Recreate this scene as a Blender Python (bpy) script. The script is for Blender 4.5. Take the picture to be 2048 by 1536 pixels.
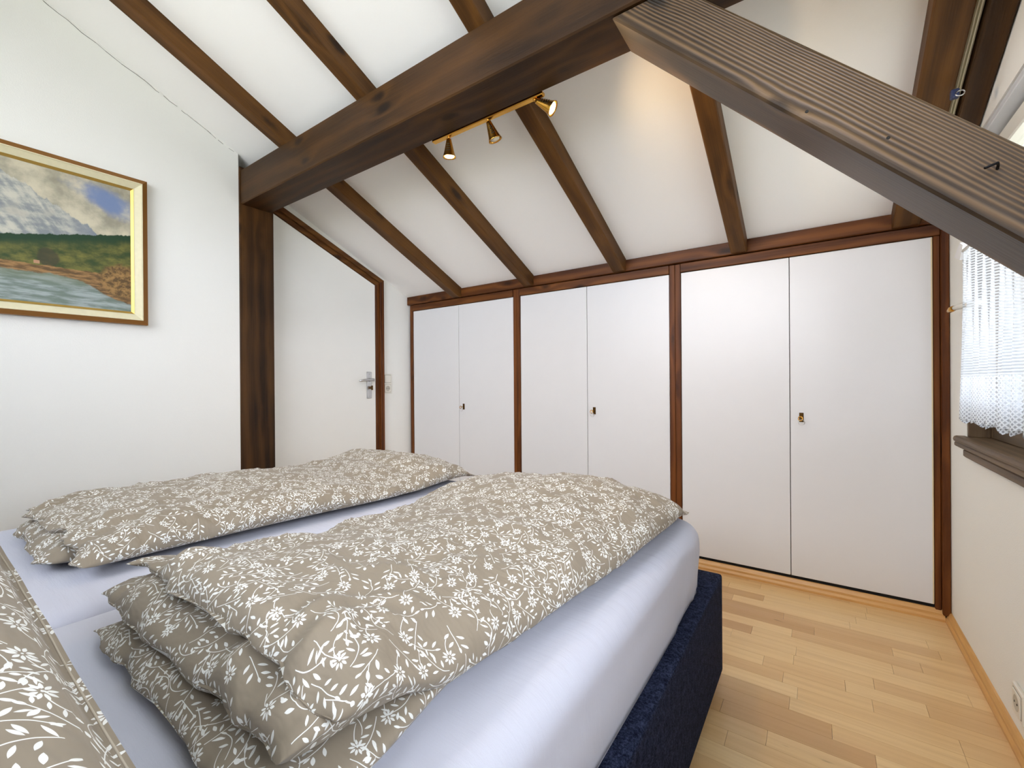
import bpy, bmesh, math, random
from mathutils import Vector, Matrix, noise
random.seed(7)
S = bpy.context.scene
for o in list(bpy.data.objects): bpy.data.objects.remove(o)
C = S.collection

# ------------------------------------------------------------------ camera, world, light, exposure
cam = bpy.data.cameras.new('camera'); cam.sensor_width = 36.0; cam.lens = 880.84/2048*36.0; cam.clip_start = 0.02
co = bpy.data.objects.new('camera', cam); C.objects.link(co); S.camera = co
R_ = Vector((0.81988722, 0.57248002, -0.00718151)); U_ = Vector((0.00516871, 0.00514176, 0.99997342)); F_ = Vector((-0.57250173, 0.81990255, -0.00125667))
M = Matrix((R_, U_, -F_)).transposed().to_4x4(); M.translation = Vector((0, 0, 1.0)); co.matrix_world = M

W = bpy.data.worlds.new('world'); S.world = W; W.use_nodes = True
bg = W.node_tree.nodes['Background']; bg.inputs[0].default_value = (0.88, 0.885, 1.0, 1); bg.inputs[1].default_value = 9.5
S.cycles.max_bounces = 8; S.cycles.diffuse_bounces = 4; S.cycles.glossy_bounces = 2; S.cycles.transmission_bounces = 2; S.cycles.transparent_max_bounces = 6; S.cycles.use_light_tree = False; S.cycles.caustics_reflective = False; S.cycles.caustics_refractive = False
S.view_settings.view_transform = 'Standard'; S.view_settings.look = 'None'; S.view_settings.gamma = 1; S.view_settings.use_curve_mapping = False
S.view_settings.exposure = 0.34

def portal(name, loc, sy, sz, rot=(0, math.radians(90), 0)):
    l = bpy.data.lights.new(name, 'AREA'); l.shape = 'RECTANGLE'; l.size = sz; l.size_y = sy; l.cycles.is_portal = True
    o = bpy.data.objects.new(name, l); C.objects.link(o); o.location = loc; o.rotation_euler = rot
    return o
portal('daylight_portal', (0.60, 1.85, 1.31), 0.82, 1.05)
portal('daylight_portal', (0.60, 0.40, 1.38), 1.12, 1.20)
portal('daylight_portal', (-1.15, -0.98, 2.0), 1.34, 2.34, (math.radians(90), 0, 0))

# ------------------------------------------------------------------ dimensions (metres)
XR, XL, XP = 0.439, -2.80, -2.69          # right wall, door wall, picture wall
YF, YB = 2.62, -0.85                      # far wall, wall behind the head of the bed
DY = 2.521                                # wardrobe door plane
SL = 0.44
def zc(y): return 2.822 - SL*y            # ceiling height
RD = 0.083                                # rafter depth below the ceiling (vertical)

# ------------------------------------------------------------------ helpers
def link(o, parent=None):
    C.objects.link(o)
    if parent: o.parent = parent
    return o
def tag(o, label=None, cat=None, group=None, kind=None):
    if label: o['label'] = label
    if cat: o['category'] = cat
    if group: o['group'] = group
    if kind: o['kind'] = kind
    return o
def empty(name, loc=(0, 0, 0)):
    o = bpy.data.objects.new(name, None); o.empty_display_size = 0.05; C.objects.link(o); o.location = loc
    return o
def put(name, bm, mat, parent=None, smooth=False, recalc=True):
    """bmesh in world coordinates -> object whose origin is at its base"""
    if recalc: bmesh.ops.recalc_face_normals(bm, faces=bm.faces)
    me = bpy.data.meshes.new(name); bm.to_mesh(me); bm.free()
    if mat: me.materials.append(mat)
    if smooth:
        for p in me.polygons: p.use_smooth = True
    xs = [v.co for v in me.vertices]
    c = Vector(((min(v.x for v in xs)+max(v.x for v in xs))/2, (min(v.y for v in xs)+max(v.y for v in xs))/2, min(v.z for v in xs)))
    for v in me.vertices: v.co -= c
    o = bpy.data.objects.new(name, me)
    link(o)
    if parent:
        o.parent = parent; o.location = c - wloc(parent)
    else: o.location = c
    return o
def wloc(o):
    l = Vector(o.location)
    while o.parent: o = o.parent; l += Vector(o.location)
    return l
def abox(bm, x0, x1, y0, y1, z0, z1, bev=0.0, seg=1):
    vs = [bm.verts.new(p) for p in ((x0,y0,z0),(x1,y0,z0),(x1,y1,z0),(x0,y1,z0),(x0,y0,z1),(x1,y0,z1),(x1,y1,z1),(x0,y1,z1))]
    fs = [bm.faces.new([vs[i] for i in f]) for f in ((0,3,2,1),(4,5,6,7),(0,1,5,4),(1,2,6,5),(2,3,7,6),(3,0,4,7))]
    if bev:
        es = list({e for f in fs for e in f.edges})
        bmesh.ops.bevel(bm, geom=es, offset=bev, segments=seg, affect='EDGES', profile=0.6)
    return bm
def box(name, x0, x1, y0, y1, z0, z1, mat, parent=None, bev=0.0, seg=1):
    return put(name, abox(bmesh.new(), min(x0,x1), max(x0,x1), min(y0,y1), max(y0,y1), min(z0,z1), max(z0,z1), bev, seg), mat, parent)
def aprism(bm, pts, axis, a, b, bev=0.0):
    """extrude polygon pts (2D) along axis between a and b; axis 'x': pts=(y,z); 'y': pts=(x,z)"""
    def P(p, t): return (t, p[0], p[1]) if axis == 'x' else ((p[0], t, p[1]) if axis == 'y' else (p[0], p[1], t))
    A = [bm.verts.new(P(p, a)) for p in pts]; B = [bm.verts.new(P(p, b)) for p in pts]
    n = len(pts); fs = [bm.faces.new(A), bm.faces.new(B[::-1])]
    for i in range(n): fs.append(bm.faces.new([A[i], B[i], B[(i+1) % n], A[(i+1) % n]]))
    if bev:
        bmesh.ops.recalc_face_normals(bm, faces=fs)
        bmesh.ops.bevel(bm, geom=list({e for f in fs for e in f.edges}), offset=bev, segments=1, affect='EDGES')
    return bm
def prism(name, pts, axis, a, b, mat, parent=None, bev=0.0):
    return put(name, aprism(bmesh.new(), pts, axis, a, b, bev), mat, parent)
def atube(bm, pts, r, n=10, cap=True, closed=False):
    pts = [Vector(p) for p in pts]; rings = []; up = Vector((0, 0, 1)); m = len(pts)
    rr = r if isinstance(r, (list, tuple)) else [r]*m
    for i, p in enumerate(pts):
        d = (pts[(i+1) % m]-pts[i-1]) if closed else (pts[min(i+1, m-1)]-pts[max(i-1, 0)]); d.normalize()
        a = d.cross(up)
        if a.length < 1e-3: a = d.cross(Vector((1, 0, 0)))
        a.normalize(); b = a.cross(d)
        rings.append([bm.verts.new(p + (a*math.cos(2*math.pi*k/n)+b*math.sin(2*math.pi*k/n))*rr[i]) for k in range(n)])
    for i in range(m if closed else m-1):
        A, B = rings[i], rings[(i+1) % m]
        for k in range(n): bm.faces.new([A[k], A[(k+1) % n], B[(k+1) % n], B[k]])
    if cap and not closed: bm.faces.new(rings[0][::-1]); bm.faces.new(rings[-1])
    return bm
def tube(name, pts, r, mat, parent=None, n=10, closed=False):
    return put(name, atube(bmesh.new(), pts, r, n, True, closed), mat, parent, smooth=True)
def alathe(bm, prof, origin, axis, n=24, cap=True):
    """prof: list of (distance along axis, radius)"""
    ax = Vector(axis).normalized(); o = Vector(origin)
    a = ax.cross(Vector((0, 0, 1)));  a = ax.cross(Vector((1, 0, 0))) if a.length < 1e-3 else a
    a.normalize(); b = ax.cross(a); rings = []
    for d, r in prof: rings.append([bm.verts.new(o+ax*d+(a*math.cos(2*math.pi*k/n)+b*math.sin(2*math.pi*k/n))*max(r, 1e-4)) for k in range(n)])
    for A, B in zip(rings, rings[1:]):
        for k in range(n): bm.faces.new([A[k], A[(k+1) % n], B[(k+1) % n], B[k]])
    if cap: bm.faces.new(rings[0][::-1]); bm.faces.new(rings[-1])
    return bm
def lathe(name, prof, origin, axis, mat, parent=None, n=24, cap=True):
    return put(name, alathe(bmesh.new(), prof, origin, axis, n, cap), mat, parent, smooth=True)

# ------------------------------------------------------------------ materials
def srgb(r, g, b):
    f = lambda c: (c/255/12.92) if c/255 <= 0.04045 else ((c/255+0.055)/1.055)**2.4
    return (f(r), f(g), f(b), 1)
class NT:
    """small helper for writing shader maths"""
    def __init__(s, name):
        s.mat = bpy.data.materials.new(name); s.mat.use_nodes = True; s.t = s.mat.node_tree; s.n = s.t.nodes; s.l = s.t.links
        s.bsdf = s.n['Principled BSDF']; s.out = s.n['Material Output']
    def new(s, k, **kw):
        n = s.n.new(k)
        for a, v in kw.items(): setattr(n, a, v)
        return n
    def con(s, a, sock):
        if isinstance(a, (int, float)): sock.default_value = a
        elif isinstance(a, tuple): sock.default_value = a
        else: s.l.new(a, sock)
    def m(s, op, a, b=None, c=None, clamp=False):
        n = s.new('ShaderNodeMath', operation=op, use_clamp=clamp); s.con(a, n.inputs[0])
        if b is not None: s.con(b, n.inputs[1])
        if c is not None: s.con(c, n.inputs[2])
        return n.outputs[0]
    def add(s, a, b): return s.m('ADD', a, b)
    def sub(s, a, b): return s.m('SUBTRACT', a, b)
    def mul(s, a, b): return s.m('MULTIPLY', a, b)
    def lt(s, a, b): return s.m('LESS_THAN', a, b)
    def gt(s, a, b): return s.m('GREATER_THAN', a, b)
    def mx(s, a, b): return s.m('MAXIMUM', a, b)
    def mn(s, a, b): return s.m('MINIMUM', a, b)
    def step(s, x, lo, hi):
        n = s.new('ShaderNodeMapRange', interpolation_type='SMOOTHSTEP'); s.con(x, n.inputs[0]); s.con(lo, n.inputs[1]); s.con(hi, n.inputs[2]); return n.outputs[0]
    def mix(s, f, a, b, blend='MIX'):
        n = s.new('ShaderNodeMix', data_type='RGBA', blend_type=blend); s.con(f, n.inputs[0]); s.con(a, n.inputs[6]); s.con(b, n.inputs[7]); return n.outputs[2]
    def noise(s, vec, scale, detail=4, rough=0.5, dist=0.0):
        n = s.new('ShaderNodeTexNoise'); s.con(vec, n.inputs['Vector']); n.inputs['Scale'].default_value = scale; n.inputs['Detail'].default_value = detail
        n.inputs['Roughness'].default_value = rough; n.inputs['Distortion'].default_value = dist; return n.outputs['Fac']
    def vec(s, x, y, z=0.0):
        n = s.new('ShaderNodeCombineXYZ'); s.con(x, n.inputs[0]); s.con(y, n.inputs[1]); s.con(z, n.inputs[2]); return n.outputs[0]
    def sep(s, v):
        n = s.new('ShaderNodeSeparateXYZ'); s.con(v, n.inputs[0]); return n.outputs
    def vadd(s, a, b):
        n = s.new('ShaderNodeVectorMath', operation='ADD'); s.con(a, n.inputs[0]); s.con(b, n.inputs[1]); return n.outputs[0]
    def vmul(s, a, b):
        n = s.new('ShaderNodeVectorMath', operation='MULTIPLY'); s.con(a, n.inputs[0]); s.con(b, n.inputs[1]); return n.outputs[0]
    def obj(s): return s.new('ShaderNodeTexCoord').outputs['Object']
    def uv(s): return s.new('ShaderNodeTexCoord').outputs['UV']
    def pos(s): return s.new('ShaderNodeNewGeometry').outputs['Position']
    def rnd(s): return s.new('ShaderNodeObjectInfo').outputs['Random']
    def bump(s, h, strength=0.3, dist=0.002):
        n = s.new('ShaderNodeBump'); n.inputs['Strength'].default_value = strength; n.inputs['Distance'].default_value = dist; s.con(h, n.inputs['Height'])
        s.l.new(n.outputs[0], s.bsdf.inputs['Normal'])
    def base(s, c, rough=0.6, spec=0.4, metal=0.0):
        s.con(c, s.bsdf.inputs['Base Color']); s.con(rough, s.bsdf.inputs['Roughness']); s.bsdf.inputs['Specular IOR Level'].default_value = spec; s.bsdf.inputs['Metallic'].default_value = metal
        return s.mat

def plaster(name, c, rough=0.85, amp=0.25, scale=260):
    n = NT(name); p = n.pos(); fine = n.noise(p, scale, 1)
    col = n.mix(n.mul(fine, 0.5), c, tuple(x*0.97 for x in c[:3])+(1,))
    n.bump(fine, amp, 0.0015); return n.base(col, rough, 0.25)
def plain(name, c, rough=0.5, spec=0.4, metal=0.0, var=0.06, scale=12):
    n = NT(name); t = n.noise(n.obj(), scale, 1); col = n.mix(t, c, tuple(x*(1-var*2) for x in c[:3])+(1,)); return n.base(col, rough, spec, metal)
def wood(name, dark, light, rings=9.0, contrast=1.0, rough=0.45, axis='x', knots=True, bump=0.35, wy=1.0, wz=0.55, warpamp=9.0, zq=0.0):
    """long axis of the timber is the object's local axis"""
    n = NT(name); o = n.obj(); x, y, z = n.sep(o)
    if axis == 'z': x, z = z, x
    if axis == 'y': x, y = y, x
    r = n.rnd(); off = n.mul(r, 37.0)
    xl = n.add(x, off)
    warp = n.noise(n.vec(n.mul(xl, 1.1), n.mul(y, 5.0), n.mul(z, 5.0)), 1.0, 2)
    ph = n.add(n.mul(n.add(n.mul(y, wy), n.mul(z, wz)), rings*14.0), n.mul(warp, warpamp))
    if zq:   # growth rings crowd towards the upper face
        tz = n.m('POWER', n.m('DIVIDE', z, zq, clamp=True), 1.7); ph = n.add(n.add(n.mul(tz, 6.2832*rings), n.mul(y, 14.0)), n.mul(warp, warpamp))
    if knots:
        v = n.new('ShaderNodeTexVoronoi'); v.inputs['Scale'].default_value = 1.0; v.inputs['Randomness'].default_value = 1.0
        n.l.new(n.vec(n.mul(xl, 3.1), n.mul(y, 7.5), n.mul(z, 7.5)), v.inputs['Vector'])
        kd = n.add(v.outputs['Distance'], n.mul(n.sub(n.noise(o, 30, 2), 0.5), 0.10)); kn = n.sub(1.0, n.step(kd, 0.07, 0.19)); ph = n.add(ph, n.mul(n.sub(1.0, n.step(kd, 0.0, 0.45)), 4.0))
    ring = n.m('SINE', ph); ring = n.m('MULTIPLY_ADD', ring, 0.5, 0.5); ring = n.m('POWER', ring, 1.6)
    fib = n.noise(n.vec(n.mul(xl, 5.0), n.mul(y, 160.0), n.mul(z, 160.0)), 1.0, 3, 0.6)
    blot = n.noise(n.vec(n.mul(xl, 2.0), n.mul(y, 6.0), n.mul(z, 6.0)), 1.0, 3)
    f = n.add(n.add(n.mul(ring, 0.42*contrast), n.mul(fib, 0.40)), n.mul(n.sub(blot, 0.5), 0.9))
    col = n.mix(n.m('ADD', f, n.mul(n.sub(r, 0.5), 0.15), clamp=True), dark, light)
    if knots: col = n.mix(n.mul(kn, 0.85), col, tuple(c*0.28 for c in dark[:3])+(1,))
    n.bump(n.add(n.mul(ring, 0.6), n.mul(fib, 0.5)) if wy < 1 else fib, bump, 0.002)
    return n.base(col, rough+.08, 0.32 if zq else 0.22)

M_wall = plaster('wall_paint', srgb(240, 240, 234))
M_ceil = plaster('ceiling_paint', srgb(251, 250, 247), amp=0.15)
M_beam = wood('dark_stained_spruce', srgb(32, 18, 6), srgb(94, 62, 27), 6.5, 0.55)
M_brace = wood('coarse_grained_spruce', srgb(34, 23, 12), srgb(124, 98, 68), 15.0, 1.45, 0.30, bump=0.45, wy=.12, wz=1.0, warpamp=9.0, zq=.124)
M_rafter = wood('stained_rafter_pine', srgb(50, 29, 9), srgb(130, 87, 40), 6.0, 0.5)
M_frame = wood('red_brown_stained_pine', srgb(60, 27, 7), srgb(128, 74, 29), 14.0, 0.9, 0.4, axis='z')
M_frame_h = wood('red_brown_stained_rail', srgb(64, 31, 9), srgb(132, 80, 34), 14.0, 0.9, 0.4, axis='x')
M_frame_y = wood('red_brown_stained_head', srgb(64, 35, 12), srgb(126, 82, 38), 14.0, 0.9, 0.4, axis='y')
M_post = wood('dark_stained_post', srgb(36, 21, 6), srgb(106, 70, 32), 6.5, 0.55, axis='z')
M_win = wood('dark_window_wood', srgb(78, 62, 46), srgb(142, 118, 90), 16.0, 0.7, 0.4, axis='y', knots=False)
M_winz = wood('dark_window_wood_upright', srgb(78, 62, 46), srgb(142, 118, 90), 16.0, 0.7, 0.4, axis='z', knots=False)
M_dark = plain('black_shadow_gap', (0.006, 0.005, 0.004, 1), 0.8)
M_door = plain('white_gloss_paint', srgb(236, 236, 230), 0.10, 0.55, var=0.01)
M_lam = plain('white_laminate', srgb(222, 221, 220), 0.32, 0.4, var=0.01)
M_edge = plain('cream_edging', srgb(226, 205, 160), 0.5)
M_brass = plain('polished_brass', srgb(214, 160, 70), 0.22, 0.5, 1.0)
M_dbrass = plain('dark_bronze', srgb(92, 66, 34), 0.35, 0.5, 1.0)
M_steel = plain('brushed_steel', srgb(205, 205, 205), 0.28, 0.5, 1.0)
M_white = plain('white_plastic', srgb(236, 233, 222), 0.35, 0.45)
M_hole = plain('dark_hole', (0.02, 0.018, 0.015, 1), 0.6)
M_iron = plain('blackened_iron', (0.02, 0.02, 0.022, 1), 0.4, 0.5, 0.9)

def mat_sheet():
    n = NT('white_cotton_sheet'); p = n.pos(); x, y, z = n.sep(p)
    cr = n.noise(n.vec(n.mul(x, 4.0), n.mul(y, 26.0), n.mul(z, 9.0)), 1.0, 4, 0.6)
    n.bump(n.add(n.mul(cr, 0.8), n.mul(n.noise(p, 900, 1), 0.05)), 0.45, 0.010)
    return n.base(srgb(202, 205, 218), 0.75, 0.2)
M_sheet = mat_sheet()
def mat_navy():
    n = NT('navy_melange_fabric'); p = n.obj(); a = n.noise(n.vmul(p, (1.0, 1.0, 1.6)), 190, 4, 0.8); b = n.noise(p, 60, 3)
    col = n.mix(n.step(n.add(n.mul(a, 0.75), n.mul(b, 0.25)), 0.38, 0.70), srgb(15, 19, 36), srgb(66, 75, 102))
    n.bump(a, 0.5, 0.002)
    return n.base(col, 0.95, 0.05)
M_navy = mat_navy()

def mat_floral():
    """taupe cotton printed with white sprigs and daisies; UV is in metres"""
    n = NT('taupe_floral_cotton'); uv = n.uv(); u, v, _ = n.sep(uv)
    def cell(size, ox, oy, seed):
        px = n.add(n.m('DIVIDE', u, size), ox); py = n.add(n.m('DIVIDE', v, size), oy)
        ix = n.m('FLOOR', px); iy = n.m('FLOOR', py)
        w = n.new('ShaderNodeTexWhiteNoise', noise_dimensions='3D'); n.l.new(n.vec(ix, iy, seed), w.inputs['Vector'])
        c = n.sep(w.outputs['Color'])
        fx = n.sub(n.sub(px, ix), n.m('MULTIPLY_ADD', c[1], 0.16, 0.42)); fy = n.sub(n.sub(py, iy), n.m('MULTIPLY_ADD', c[2], 0.16, 0.42))
        return fx, fy, c, w.outputs['Value']
    def rot(fx, fy, ang):
        cs, sn = n.m('COSINE', ang), n.m('SINE', ang)
        return n.add(n.mul(fx, cs), n.mul(fy, sn)), n.sub(n.mul(fy, cs), n.mul(fx, sn))
    def lens(a, b, cx, cy, ang, L, Wd):
        dx, dy = n.sub(a, cx), n.sub(b, cy); c, s = math.cos(ang), math.sin(ang)
        e = n.add(n.mul(dx, c), n.mul(dy, s)); f = n.sub(n.mul(dy, c), n.mul(dx, s))
        q = n.m('DIVIDE', e, L); lim = n.mul(n.sub(1.0, n.mul(q, q)), Wd)
        return n.lt(n.m('ABSOLUTE', f), lim)
    def sprig(size, ox, oy, seed, pairs=6.0, keep=1.0, leafL=0.45, leafW=0.145, stemw=0.010):
        fx, fy, c, val = cell(size, ox, oy, seed)
        x, y = rot(fx, fy, n.mul(val, 6.2832))
        yb = n.sub(y, n.mul(n.sub(n.mul(x, x), 0.05), n.m('MULTIPLY_ADD', c[0], 2.2, -1.1)))
        stem = n.mul(n.lt(n.m('ABSOLUTE', yb), stemw), n.lt(n.m('ABSOLUTE', x), 0.40))
        sg = n.m('SIGN', yb)
        xs = n.add(n.mul(n.add(x, 0.42), pairs), n.mul(sg, 0.22)); k = n.m('FLOOR', xs); lx = n.sub(n.sub(xs, k), 0.5); ly = n.mul(n.m('ABSOLUTE', yb), pairs)
        leaf = lens(lx, ly, 0.02, 0.62, math.radians(52), leafL, leafW)
        leaf = n.mul(leaf, n.mul(n.gt(k, 0.5), n.lt(k, pairs*0.8-0.3)))
        tip = lens(x, yb, 0.40, 0.0, 0.0, 0.09, 0.032)
        r = n.mx(n.mx(stem, leaf), tip)
        if keep < 1: r = n.mul(r, n.lt(c[1], keep))
        return r
    def daisy(size, ox, oy, seed, R, keep):
        fx, fy, c, val = cell(size, ox, oy, seed)
        r = n.m('SQRT', n.add(n.mul(fx, fx), n.mul(fy, fy))); th = n.add(n.m('ARCTAN2', fy, fx), n.mul(val, 3.0))
        k = n.mul(th, 9/6.2832); a = n.sub(n.m('FRACT', k), 0.5); w = n.mul(n.mul(a, r), 6.2832/9)
        q = n.m('DIVIDE', n.sub(r, R*0.63), R*0.37); pet = n.lt(n.m('ABSOLUTE', w), n.mul(n.sub(1.0, n.mul(q, q)), R*0.15))
        dot = n.lt(r, R*0.10)
        stem = n.mul(n.lt(n.m('ABSOLUTE', n.sub(fy, n.mul(n.mul(fx, fx), 1.3))), 0.013), n.mul(n.gt(fx, R*0.8), n.lt(fx, 0.52)))
        return n.mul(n.mx(n.mx(pet, dot), stem), n.lt(c[0], keep))
    m = sprig(0.050, 0.0, 0.0, 1.0, 3.7, 1.0)
    m = n.mx(m, daisy(0.050, 0.5, 0.5, 2.0, 0.205, 0.75))
    m = n.mx(m, sprig(0.050, 0.5, 0.0, 4.0, 4.2, 0.62, 0.44, 0.14, 0.010))
    m = n.mx(m, sprig(0.050, 0.0, 0.5, 5.0, 4.8, 0.45, 0.44, 0.13, 0.010))
    cr = n.noise(n.vmul(uv, (9.0, 22.0, 1.0)), 1.0, 3, 0.6)
    col = n.mix(n.noise(uv, 5.0, 2), srgb(146, 135, 118), srgb(136, 125, 108))
    col = n.mix(n.mul(m, 0.86), col, srgb(238, 240, 236))
    n.bump(cr, 0.6, 0.012); n.bsdf.inputs['Sheen Weight'].default_value = 0.1
    return n.base(col, 0.72, 0.25)
M_floral = mat_floral()

def mat_beech(name, use_attr=False):
    n = NT(name); p = n.pos(); x, y, z = n.sep(p)
    if use_attr:
        a = n.new('ShaderNodeAttribute', attribute_name='tone'); r = a.outputs['Fac']
    else: r = n.rnd()
    off = n.mul(r, 53.0)
    g = n.noise(n.vec(n.add(n.mul(x, 2.2), off), n.add(n.mul(y, 60.0), off), 0.0), 1.0, 4, 0.6)
    b = n.noise(n.vec(n.add(n.mul(x, 1.0), off), n.mul(y, 9.0), off), 1.0, 2)
    fl = n.noise(n.vec(n.add(n.mul(x, 7.0), off), n.mul(y, 40.0), off), 1.0, 2)
    col = n.mix(r, srgb(240, 208, 154), srgb(224, 184, 128))
    col = n.mix(n.mul(n.m('POWER', r, 4.0), 0.75), col, srgb(186, 138, 92))
    col = n.mix(n.mul(n.step(g, 0.35, 0.75), 0.30), col, srgb(192, 146, 92))
    col = n.mix(n.mul(n.step(b, 0.4, 0.8), 0.25), col, srgb(244, 218, 170))
    col = n.mix(n.mul(n.step(fl, 0.74, 0.80), 0.6), col, srgb(120, 80, 46))
    n.bump(g, 0.08, 0.001); return n.base(col, 0.30, 0.45)
M_plank = mat_beech('beech_parquet'); M_plank2 = mat_beech('beech_parquet_field', True)
def mat_base():
    n = NT('beech_skirting'); x, y, z = n.sep(n.pos()); g = n.noise(n.vec(n.mul(x, 9.0), n.mul(y, 9.0), n.mul(z, 130.0)), 1.0, 4, 0.6)
    k = n.new('ShaderNodeTexVoronoi'); k.inputs['Scale'].default_value = 2.2; n.l.new(n.pos(), k.inputs['Vector'])
    col = n.mix(g, srgb(228, 184, 118), srgb(192, 140, 80)); col = n.mix(n.lt(k.outputs['Distance'], 0.04), col, srgb(90, 56, 30))
    return n.base(col, 0.35, 0.4)
M_base = mat_base()

def mat_painting():
    """oil landscape: clouds, snowy massif, forest, shore and lake. UV: u in photo-visible units (0..1 = right part), v bottom..top"""
    n = NT('alpine_landscape_oil'); uv = n.uv(); u, v, _ = n.sep(uv)
    def nz(su, sv, d=4, r=0.55, o=0.0): return n.noise(n.vec(n.add(n.mul(u, su), o), n.mul(v, sv)), 1.0, d, r)
    c1 = nz(3.0, 4.0, 5, 0.6, 3.0)
    sky = n.mix(n.step(c1, 0.34, 0.66), srgb(150, 146, 128), srgb(206, 198, 172))
    du = n.m('DIVIDE', n.sub(u, 0.80), 0.30); dv = n.m('DIVIDE', n.sub(n.add(v, n.mul(u, 0.25)), 1.06), 0.085)
    blue = n.sub(1.0, n.step(n.add(n.add(n.mul(du, du), n.mul(dv, dv)), n.mul(n.sub(c1, 0.5), 5.0)), -0.3, 1.7))
    sky = n.mix(n.mul(blue, 0.85), sky, srgb(112, 134, 178))
    ua = n.m('ABSOLUTE', n.add(u, 0.04))
    ridge = n.add(n.sub(0.92, n.mul(ua, 0.43)), n.mul(n.sub(nz(9.0, 0.0, 5, 0.6), 0.5), 0.16))
    snow = nz(5.0, 13.0, 5, 0.65, 7.0); sn2 = n.noise(n.vec(n.add(n.mul(u, 8.0), n.mul(v, 7.0)), n.mul(v, 3.0)), 1.0, 5, 0.65)
    rock = n.mix(n.step(n.add(n.mul(snow, 0.5), n.mul(sn2, 0.5)), 0.42, 0.62), srgb(132, 138, 140), srgb(198, 196, 180))
    rock = n.mix(n.step(u, 0.35, 0.75), rock, srgb(122, 130, 140))
    mist = n.noise(n.vec(n.mul(u, 4.0), n.mul(v, 7.0), 2.0), 1.0, 3)
    rock = n.mix(n.mul(n.step(mist, 0.58, 0.72), 0.7), rock, srgb(186, 182, 166))
    col = n.mix(n.step(n.sub(ridge, v), -0.004, 0.010), sky, rock)
    tl = n.add(n.add(0.46, n.mul(u, 0.17)), n.mul(n.sub(nz(14.0, 0.0, 4, 0.6, 1.0), 0.5), 0.05))
    hill = n.mix(n.step(n.noise(n.vec(n.mul(u, 5.0), n.mul(v, 12.0), 5.0), 1.0, 5, 0.65), 0.34, 0.74), srgb(52, 70, 36), srgb(126, 120, 58))
    hill = n.mix(n.step(n.sub(tl, v), 0.03, 0.12), srgb(34, 62, 38), hill)
    tr = n.add(n.m('POWER', n.m('DIVIDE', n.sub(u, 0.32), 0.085), 2.0), n.m('POWER', n.m('DIVIDE', n.sub(v, 0.345), 0.07), 2.0))
    hill = n.mix(n.mul(n.sub(1.0, n.step(n.add(tr, n.mul(n.sub(c1, 0.5), 1.5)), 0.6, 1.2)), 0.8), hill, srgb(66, 62, 44))
    col = n.mix(n.step(n.sub(tl, v), -0.003, 0.006), col, hill)
    sh = n.add(0.285, n.mul(n.sub(nz(7.0, 0.0, 4, 0.6, 9.0), 0.5), 0.05))
    shore = n.mix(n.step(nz(6.0, 45.0, 4, 0.6, 2.0), 0.40, 0.62), srgb(98, 76, 46), srgb(160, 122, 76))
    col = n.mix(n.step(n.sub(sh, v), 0.0, 0.010), col, shore)
    wl = n.sub(n.add(0.225, n.mul(n.sub(nz(5.0, 0.0, 4, 0.6, 4.0), 0.5), 0.07)), n.mul(n.step(u, 0.45, 1.0), 0.16))
    water = n.mix(n.step(nz(4.0, 34.0, 5, 0.6, 6.0), 0.38, 0.64), srgb(112, 126, 116), srgb(160, 170, 168))
    water = n.mix(n.mul(n.step(v, 0.12, 0.22), 0.55), water, srgb(112, 122, 92))
    col = n.mix(n.step(n.sub(wl, v), -0.004, 0.012), col, water)
    bu = n.add(n.m('POWER', n.m('DIVIDE', n.sub(u, 0.92), 0.22), 2.0), n.m('POWER', n.m('DIVIDE', n.sub(v, 0.24), 0.15), 2.0))
    bt = n.noise(n.vec(n.mul(u, 16.0), n.mul(v, 26.0), 3.0), 1.0, 5, 0.7)
    bush = n.mix(n.step(bt, 0.40, 0.62), srgb(92, 72, 42), srgb(160, 124, 74))
    col = n.mix(n.sub(1.0, n.step(n.add(bu, n.mul(n.sub(bt, 0.5), 1.6)), 0.55, 1.0)), col, bush)
    hx = n.mul(n.lt(n.m('ABSOLUTE', n.sub(u, 0.235)), 0.022), n.lt(n.m('ABSOLUTE', n.sub(v, 0.298)), 0.012)); col = n.mix(hx, col, srgb(178, 136, 104))
    n.bump(nz(60.0, 80.0, 4, 0.6), 0.3, 0.001); return n.base(col, 0.5, 0.3)
M_paint = mat_painting()

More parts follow.
